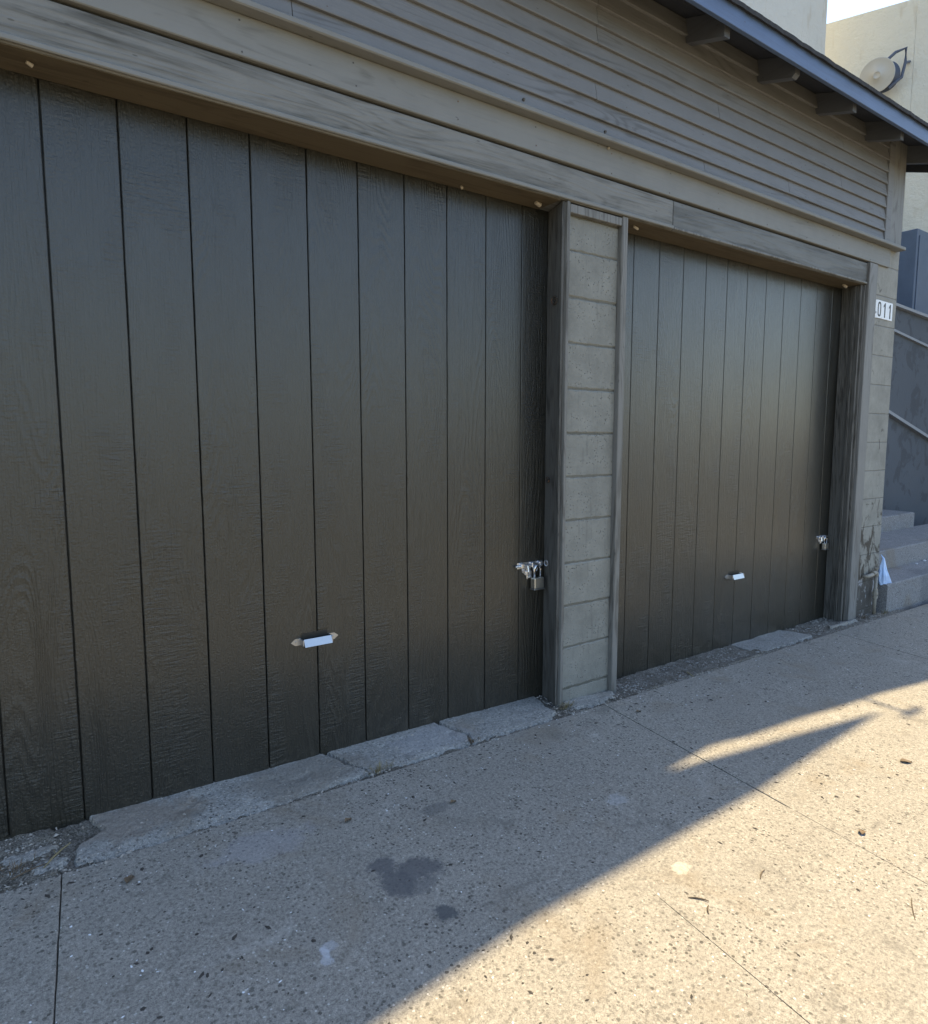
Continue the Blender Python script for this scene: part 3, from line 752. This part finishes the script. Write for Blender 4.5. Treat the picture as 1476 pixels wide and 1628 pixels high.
# ------------------------------------------------------------------ stairs beside the garage
st = empty('stairs', (5.43, -.05, 0), 'grey concrete steps rising beside the garage corner', 'stairs')
def stepo(y0, y1, z0, z1, x0, x1, seed):
    bm = bmesh.new(); n = 60; R = []
    for i in range(n+1):
        x = x0+(x1-x0)*i/n
        c = .006+.010*max(0, noise.noise(Vector((x*8, seed, 0))))+.012*max(0, noise.noise(Vector((x*2.2, seed, 4)))-.2)
        R.append([bm.verts.new((x-5.43, y+.05, z)) for y, z in ((y0, z0), (y0+.002*noise.noise(Vector((x*9, 0, seed))), z1-c), (y0+c, z1), (y1, z1+.006), (y1, z0))])
    for A, B in zip(R, R[1:]):
        for k in range(5): bm.faces.new((A[k], A[(k+1) % 5], B[(k+1) % 5], B[k]))
    bm.faces.new(R[0]); bm.faces.new(R[-1])
    return newobj('step', bm, 'step', st)
stepo(-.05, .26, -.2, .155, 5.465, 9.6, 1)
stepo(.22, .72, -.1, .325, 5.424, 9.6, 2)
stepo(.70, 1.2, .0, .485, 5.424, 7.85, 3)
rw = empty('stair_wall', (5.43, 1.2, 0), 'dark blue-grey stained stair wall with pale sloping bands behind the steps', 'wall')
bm = bmesh.new()
P = [(5.43, -.1), (11.5, -.1), (11.5, 2.45), (9.17, 2.646), (5.43, 2.86)]
A = [bm.verts.new((x-5.43, 0, z)) for x, z in P]; B = [bm.verts.new((x-5.43, .9, z)) for x, z in P]
bm.faces.new(A); bm.faces.new(B)
for i in range(5): j = (i+1) % 5; bm.faces.new((A[i], A[j], B[j], B[i]))
newobj('panel', bm, 'stairwall', rw)
def band(p, q, th, dep, name='band', y=1.2):
    bm = bmesh.new(); (x0, z0), (x1, z1) = p, q
    A = [bm.verts.new((x0-5.43, dy, z0+dz)) for dy, dz in ((0, 0), (-dep, 0), (-dep, th), (0, th))]
    B = [bm.verts.new((x1-5.43, dy, z1+dz)) for dy, dz in ((0, 0), (-dep, 0), (-dep, th), (0, th))]
    bm.faces.new(A); bm.faces.new(B)
    for i in range(4): j = (i+1) % 4; bm.faces.new((A[i], A[j], B[j], B[i]))
    newobj(name, bm, 'wallcap', rw, (0, y-1.2, 0))
band((5.43, 2.83), (11.0, 2.55), .030, .05, 'coping')
band((7.2, 2.54), (10.5, 2.172), .026, .03)
band((6.8, 1.88), (10.6, .926), .035, .05)
bx_ = empty('utility_cabinet', (9.36, 1.45, 2.59), 'tall blue-grey metal cabinet standing on top of the stair wall', 'cabinet')
bm = bmesh.new(); add_box(bm, 0, .75, 0, .40, .0, 1.19, .01, 2); newobj('housing', bm, 'box', bx_)
bm = bmesh.new(); add_box(bm, .05, .70, -.012, -.0015, .06, 1.12, .004); pnl = newobj('door_panel', bm, 'box', bx_)
bm = bmesh.new(); cyl(bm, (.16, -.02, .12), (0, 1, 0), .018, .02, 10); newobj('lock', bm, 'dish_back', pnl)

# litter of white specks on the steps
def chips(name, spots, label, cat, mat, grp=None):
    for (x, y, z, s) in spots:
        bm = bmesh.new(); bmesh.ops.create_icosphere(bm, subdivisions=1, radius=s)
        for v in bm.verts: v.co = v.co*(1+.5*noise.noise(v.co*90+Vector((x*7, y, z)))); v.co.z *= .55
        o = newobj(name, bm, mat, None, (x, y, z+s*.4)); tag(o, label, cat, grp)
random.seed(5)
for i, w_ in enumerate(('leftmost', 'second from the left', 'third from the left', 'third from the right', 'second from the right', 'rightmost')):
    chips('pale_pebble', [(6.55+.2*i+random.uniform(-.06, .06), .15+random.uniform(-.05, .05), .158, .013)], 'small white pebble, %s of the six on the first stair step' % w_, 'pebble', 'plate', 'white pebbles along the first stair step')
# plastic bag
bm = bmesh.new()
apex = bm.verts.new((0, .02, .225)); ringv = []
K = 18
prev = [apex]*K
lay = []
for l in range(1, 8):
    t = l/7; r = []
    for k in range(K):
        a = 2*math.pi*k/K; f = 1+.35*noise.noise(Vector((math.cos(a)*2, math.sin(a)*2, l*.5)))
        r.append(bm.verts.new((.075*t*math.cos(a)*f+.018*t, .045*t*math.sin(a)*f, .225*(1-t)+.006*math.sin(5*a)*t)))
    lay.append(r)
for k in range(K): bm.faces.new((apex, lay[0][k], lay[0][(k+1) % K]))
for A, B in zip(lay, lay[1:]):
    for k in range(K): bm.faces.new((A[k], A[(k+1) % K], B[(k+1) % K], B[k]))
bm.faces.new(lay[-1])
tag(newobj('plastic_bag', bm, 'bag', None, (5.505, .01, .150)), 'crumpled pale blue plastic bag slumped on the first step by the wall corner', 'bag')

# ------------------------------------------------------------------ buildings behind
B1 = empty('rear_building', (0, 2.55, 0), 'pale grey-white stucco building rising straight behind the garage roof', 'building')
bm = bmesh.new(); add_box(bm, -6, 9.10, 0, 6, -.3, 10.5, .03); newobj('wall', bm, 'stucco1', B1)
bm = bmesh.new(); add_box(bm, -6.15, 9.25, -.15, 6.15, 10.51, 10.7, .02); newobj('parapet', bm, 'stucco1', B1)
# unseen slab added to throw the long shadow on the pavement: plan found from the shadow, carried up the sun ray
Zc = 5.5
def up(x, y): return (x+.48*(Zc-gz(x, y)), y+.11*(Zc-gz(x, y))-2.55)
bm = bmesh.new()
def columns(cols):
    for (xa, la, ha), (xb, lb, hb) in zip(cols, cols[1:]):
        prism(bm, [up(xa, la), up(xb, lb), up(xb, hb), up(xa, ha)], Zc, Zc+.012)
columns([(-2.2, -1.22, -.2), (.633, -1.049, -.2), (1.09, -1.0, -.2), (1.5, -.988, -.2), (1.82, -.976, -.2), (2.06, -.970, -.2)])
columns([(2.06, -.970, -.69), (2.245, -.965, -.708), (2.499, -.945, -.748), (2.80, -.924, -.788), (3.163, -.902, -.842), (3.40, -.888, -.882)])
columns([(2.06, -.690, -.2), (2.40, -.655, -.2), (2.52, -.672, -.2), (2.61, -.69, -.2), (3.0, -.715, -.2), (3.302, -.752, -.2), (3.647, -.777, -.2), (4.061, -.84, -.2), (5.4, -.96, -.2)])
newobj('shadow_caster', bm, 'eave', B1)
for X in (-.5, 1.0, 2.2, 3.2):
    bm = bmesh.new(); add_box(bm, X-.04, X+.04, -2.2, 0, Zc+.02, Zc+.12, .004); newobj('bracket', bm, 'eave', B1)  # added arms that hold the made-up shadow slab
# unseen piece added beside the slab to throw the small dark fleck
bm = bmesh.new(); c = up(3.50, -.975)
prism(bm, [(c[0]-.10, c[1]+.0), (c[0]-.02, c[1]+.028), (c[0]+.12, c[1]+.028), (c[0]+.16, c[1]+.01), (c[0]+.06, c[1]-.012)], Zc, Zc+.01)
prism(bm, [(c[0], c[1]), (c[0]+.02, c[1]+.004), (c[0]+.02, c[1]+.30), (c[0], c[1]+.30)], Zc+.012, Zc+.02)
newobj('fleck_caster', bm, 'eave', B1)

B2 = empty('side_building', (10.34, 2.028, 0), 'warm beige stucco building to the right behind the stairs', 'building')
dirv = Vector((.387, -.922, 0)).normalized(); nrm = Vector((.922, .387, 0)).normalized()
def side_block(a0, a1, d, z1, nm):
    bm = bmesh.new()
    q = [dirv*a0, dirv*a1, dirv*a1+nrm*d, dirv*a0+nrm*d]
    prism(bm, [(v.x, v.y) for v in q], -.3, z1)
    return newobj(nm, bm, 'stucco2', B2)
side_block(-6, -.0, 6, 7.0, 'wall'); side_block(.002, 3.0, 7, 13.5, 'shade_block')  # second, taller block is added out of view to shade the stair side
# round dish on its bracket, on the beige wall
def on_wall(a, z, out=0.0): return dirv*a-nrm*out+Vector((0, 0, z))
DS = .78
dl = Vector((10.34, 2.028, 0))+on_wall(-.40, 6.02, .30)
dd = (Vector((0, -2.24, H))-dl).normalized()
dsh = empty('satellite_dish', dl, 'round beige dish on a dark bracket fixed to the beige wall above the roof edge', 'dish')
rotq = (dd+Vector((-.25, 0, .1))).to_track_quat('Z', 'Y')
def orient(bm): bmesh.ops.transform(bm, matrix=rotq.to_matrix().to_4x4() @ Matrix.Scale(DS, 4), verts=bm.verts)
def lathe(prof, seg=40):
    bm = bmesh.new(); R = []
    for r, z in prof: R.append([bm.verts.new((r*math.cos(2*math.pi*k/seg), r*math.sin(2*math.pi*k/seg), z)) for k in range(seg)])
    for A, B in zip(R, R[1:]):
        for k in range(seg): bm.faces.new((A[k], A[(k+1) % seg], B[(k+1) % seg], B[k]))
    bm.faces.new(R[0]); bm.faces.new(R[-1]); return bm
bm = lathe([(.004, .028), (.045, .030), (.05, .036), (.056, .036), (.06, .026), (.16, .014), (.24, .0), (.252, .004), (.262, .0), (.262, -.02), (.24, -.024), (.004, -.01)]); orient(bm)
newobj('face', bm, 'dish', dsh, smooth=True)
bm = lathe([(.005, -.03), (.235, -.03), (.225, -.08), (.17, -.16), (.08, -.2), (.005, -.2)]); orient(bm); bmesh.ops.translate(bm, verts=bm.verts, vec=(.085, -.05, -.015)); newobj('housing', bm, 'dish_back', dsh, smooth=True)
bm = bmesh.new()
R3 = rotq.to_matrix()
def L3(x, y, z): return R3 @ Vector((x, y, z))
right = Vector((dd.y, -dd.x, 0)).normalized()*-1
def F(a, b, c=0): return (right*a+Vector((0, 0, b))+dd*c)*DS
tube(bm, [F(.15, .22, .0), F(.25, .30, -.05), F(.40, .33, -.12), F(.40, .10, -.14), F(.36, -.12, -.14), F(.18, -.25, -.1)], .020, 8)
tube(bm, [F(.40, .1, -.14), F(.48, .1, -.45)], .016, 8)
newobj('bracket', bm, 'dish_back', dsh)

# ------------------------------------------------------------------ loose things on the ground
rp_ = random.Random(11)
def tuft(x, y, z, n, h, sp, label, matn='grass'):
    bm = bmesh.new()
    for i in range(n):
        a = rp_.uniform(0, 2*math.pi); r = rp_.uniform(0, sp); hh = h*rp_.uniform(.4, 1)
        bx0, by0 = r*math.cos(a)*1.6, r*math.sin(a)*.6
        dx, dy = math.cos(a)*hh*rp_.uniform(.2, 1.1), math.sin(a)*hh*rp_.uniform(.2, .9)
        wv = rp_.uniform(.0007, .0018); px, py = -math.sin(a)*wv, math.cos(a)*wv
        q = []
        for t in (0, .5, 1):
            zz = hh*(t-.35*t*t); q.append((bx0+dx*t*t, by0+dy*t*t, zz, 1-t*.85))
        for (A, B) in zip(q, q[1:]):
            bm.faces.new([bm.verts.new(p) for p in ((A[0]-px*A[3], A[1]-py*A[3], A[2]), (A[0]+px*A[3], A[1]+py*A[3], A[2]), (B[0]+px*B[3], B[1]+py*B[3], B[2]), (B[0]-px*B[3], B[1]-py*B[3], B[2]))])
    tag(newobj('weed_tuft', bm, matn, None, (x, y, z-.002)), label, 'weeds')
tuft(1.135, -.092, apz(1.13, -.09), 80, .045, .035, 'dry yellow weed tuft in the pavement joint below the third crack of the left door')
tuft(1.575, -.09, apz(1.57, -.09), 36, .028, .025, 'small dark weed tuft where a crack of the concrete apron meets the pavement', 'leaf')
tuft(2.155, -.04, apz(2.15, -.04), 90, .040, .03, 'dry grass tuft at the foot of the block pier')
tuft(.0, -.03, apz(0, -.03), 60, .035, .06, 'matted dead grass in the dirt hollow at the far left end of the apron', 'leaf')
tuft(5.12, -.04, apz(5.12, -.04), 50, .035, .05, 'dark matted weeds at the foot of the end wall', 'leaf')
tuft(5.42, -.06, apz(5.42, -.06), 40, .04, .05, 'dry weeds between the water pipe and the first stair step')
def scatter(name, n, area, size, mat, zf, flat=.5, seed=0, dens=None):
    r = random.Random(seed); vs = []; fs = []
    k = 0
    while k < n:
        x, y = r.uniform(*area[0]), r.uniform(*area[1])
        if dens and r.random() > dens(x, y): continue
        k += 1; s = size[0]*(size[1]/size[0])**(r.random()**1.8); a = r.uniform(0, 6.28); el = r.uniform(.6, 1.6)
        b0 = len(vs); z = zf(x, y)
        pts = [(1, 0, .2), (.3, .8, .0), (-.7, .6, .3), (-1, -.3, .0), (.1, -.9, .2), (0, 0, 1)]
        for px, py, pz in pts:
            px *= s*el*r.uniform(.7, 1.2); py *= s/el*r.uniform(.7, 1.2)
            vs.append((x+px*math.cos(a)-py*math.sin(a), y+px*math.sin(a)+py*math.cos(a), z+pz*s*flat))
        fs += [(b0+i, b0+(i+1) % 5, b0+5) for i in range(5)]
    me = bpy.data.meshes.new(name); me.from_pydata(vs, [], fs); me.materials.append(MAT[mat])
    o = bpy.data.objects.new(name, me); C.objects.link(o); return o
def dn(x, y):
    d = noise.noise(Vector((x*5, y*14, 0)))
    k = 0.03
    if -.13 < y < -.06: k = .28+.6*d
    if 2.56 < x < 3.7 and -.12 < y < .15: k = .55
    if x < .12 and y > -.12: k = .5
    if 2.1 < x < 2.2: k = .7
    if 4.4 < x < 5.5 and y > -.12: k = .35
    return max(.015, k)
tag(scatter('gravel', 4200, ((-.5, 5.6), (-.14, .145)), (.0018, .0075), 'pebble', lambda x, y: (apz(x, y)-.002 if y > -.115 else gz(x, y)-.001), .8, 3, dn), kind='stuff', label='pale grit and small stones gathered along the door sills')
tag(scatter('stair_grit', 160, ((5.5, 7.8), (.0, 1.1)), (.003, .011), 'pebble', lambda x, y: .157 if y < .22 else (.329 if y < .70 else .489), .5, 31, lambda x, y: .4+.6*(y > .6)), kind='stuff', label='pale crumbs and litter on the stair treads')
def dn2(x, y): return .15+max(0, noise.noise(Vector((x*2.2, y*2.2, 3))))*1.4+(.35 if y > -.35 else 0)
tag(scatter('rubble', 420, ((-.4, 5.6), (-.14, .12)), (.003, .012), 'apron', lambda x, y: (apz(x, y)-.003 if y > -.115 else gz(x, y)-.001), .7, 13, lambda x, y: dn(x, y)), kind='stuff', label='crumbled concrete chips in the joint below the doors')
tag(scatter('debris', 1900, ((-.6, 5.8), (-2.2, -.12)), (.0016, .009), 'flake', lambda x, y: gz(x, y)+.0002, .35, 5, dn2), kind='stuff', label='dark crumbs of dirt and leaf scattered over the pavement')
tag(scatter('grit', 700, ((-.6, 5.8), (-1.6, -.12)), (.0012, .0045), 'plate', lambda x, y: gz(x, y)+.0002, .4, 6, dn2), kind='stuff', label='tiny white chips scattered over the pavement')
def twig(x, y, L, ang, label, m='twig', r=.0022, bend=.2):
    bm = bmesh.new(); pts = [(-L/2, 0, r), (-L*.15, L*bend*.3, r*1.6), (L*.2, L*bend*.35, r*1.3), (L/2, 0, r)]
    tube(bm, pts, [r*.6, r, r*.9, r*.5], 6)
    if L > .06:
        tube(bm, [(0, L*bend*.3, r*1.4), (L*.15, L*.2, r*2)], [r*.6, r*.3], 5)
    tag(newobj('twig', bm, m, None, (x, y, gz(x, y)), rot=(0, 0, ang)), label, 'twig')
def leaf(x, y, s, ang, label):
    bm = bmesh.new(); n = 8; L = []; R = []
    for i in range(n+1):
        t = i/n; wd = math.sin(math.pi*t)**.8*s*.28; z = .004*math.sin(t*5)+.002
        L.append(bm.verts.new((s*(t-.5), wd, z+.004))); R.append(bm.verts.new((s*(t-.5), -wd, z+.003)))
    mid = [bm.verts.new((s*(i/n-.5), 0, .002+.003*math.sin(i/n*5))) for i in range(n+1)]
    for i in range(n):
        for A in (L, R): bm.faces.new((A[i], A[i+1], mid[i+1], mid[i]))
    bmesh.ops.remove_doubles(bm, verts=bm.verts, dist=.0002)
    tag(newobj('dead_leaf', bm, 'leaf', None, (x, y, gz(x, y)+.001), rot=(0, 0, ang)), label, 'leaf')
leaf(.256, -.252, .045, 1.1, 'long narrow dead leaf in the shade near the left end of the apron')
twig(1.546, -1.196, .055, -.9, 'short thick twig in the sunlight near the shadow edge, upper of two lying together')
twig(1.535, -1.235, .035, .6, 'tiny twig lying just below a thicker one in the sunlight')
twig(1.80, -1.235, .05, .3, 'small forked twig in the middle of the sunlit pavement')
leaf(2.948, -1.169, .05, -.6, 'curled dead leaf in the sunlight below the tip of the light streak')
twig(2.02, -1.55, .10, .45, 'long thin twig at the right edge of the sunlit pavement', r=.0014, bend=.06)
leaf(2.279, -1.30, .04, .4, 'small dead leaf on the sunlit pavement beside the slab joint')
leaf(.895, -.325, .035, .5, 'dark curled leaf in the shade below the middle of the left door')
leaf(1.246, -.423, .03, .3, 'small dark leaf lying alone in the shade above the oval stain')
twig(3.03, -.088, .09, 1.0, 'pale dry twig lying in the grit before the right door', 'grass', .003)
leaf(2.40, -.265, .03, 0, 'black leaf scrap in the shade right of the first long pavement joint')
twig(.10, -.02, .12, .9, 'dry stick lying in the dirt at the far left end of the apron', 'grass', .003, .1)
twig(.03, -.06, .10, .3, 'dark stick in the dirt below the left door corner', 'twig', .0025, .1)
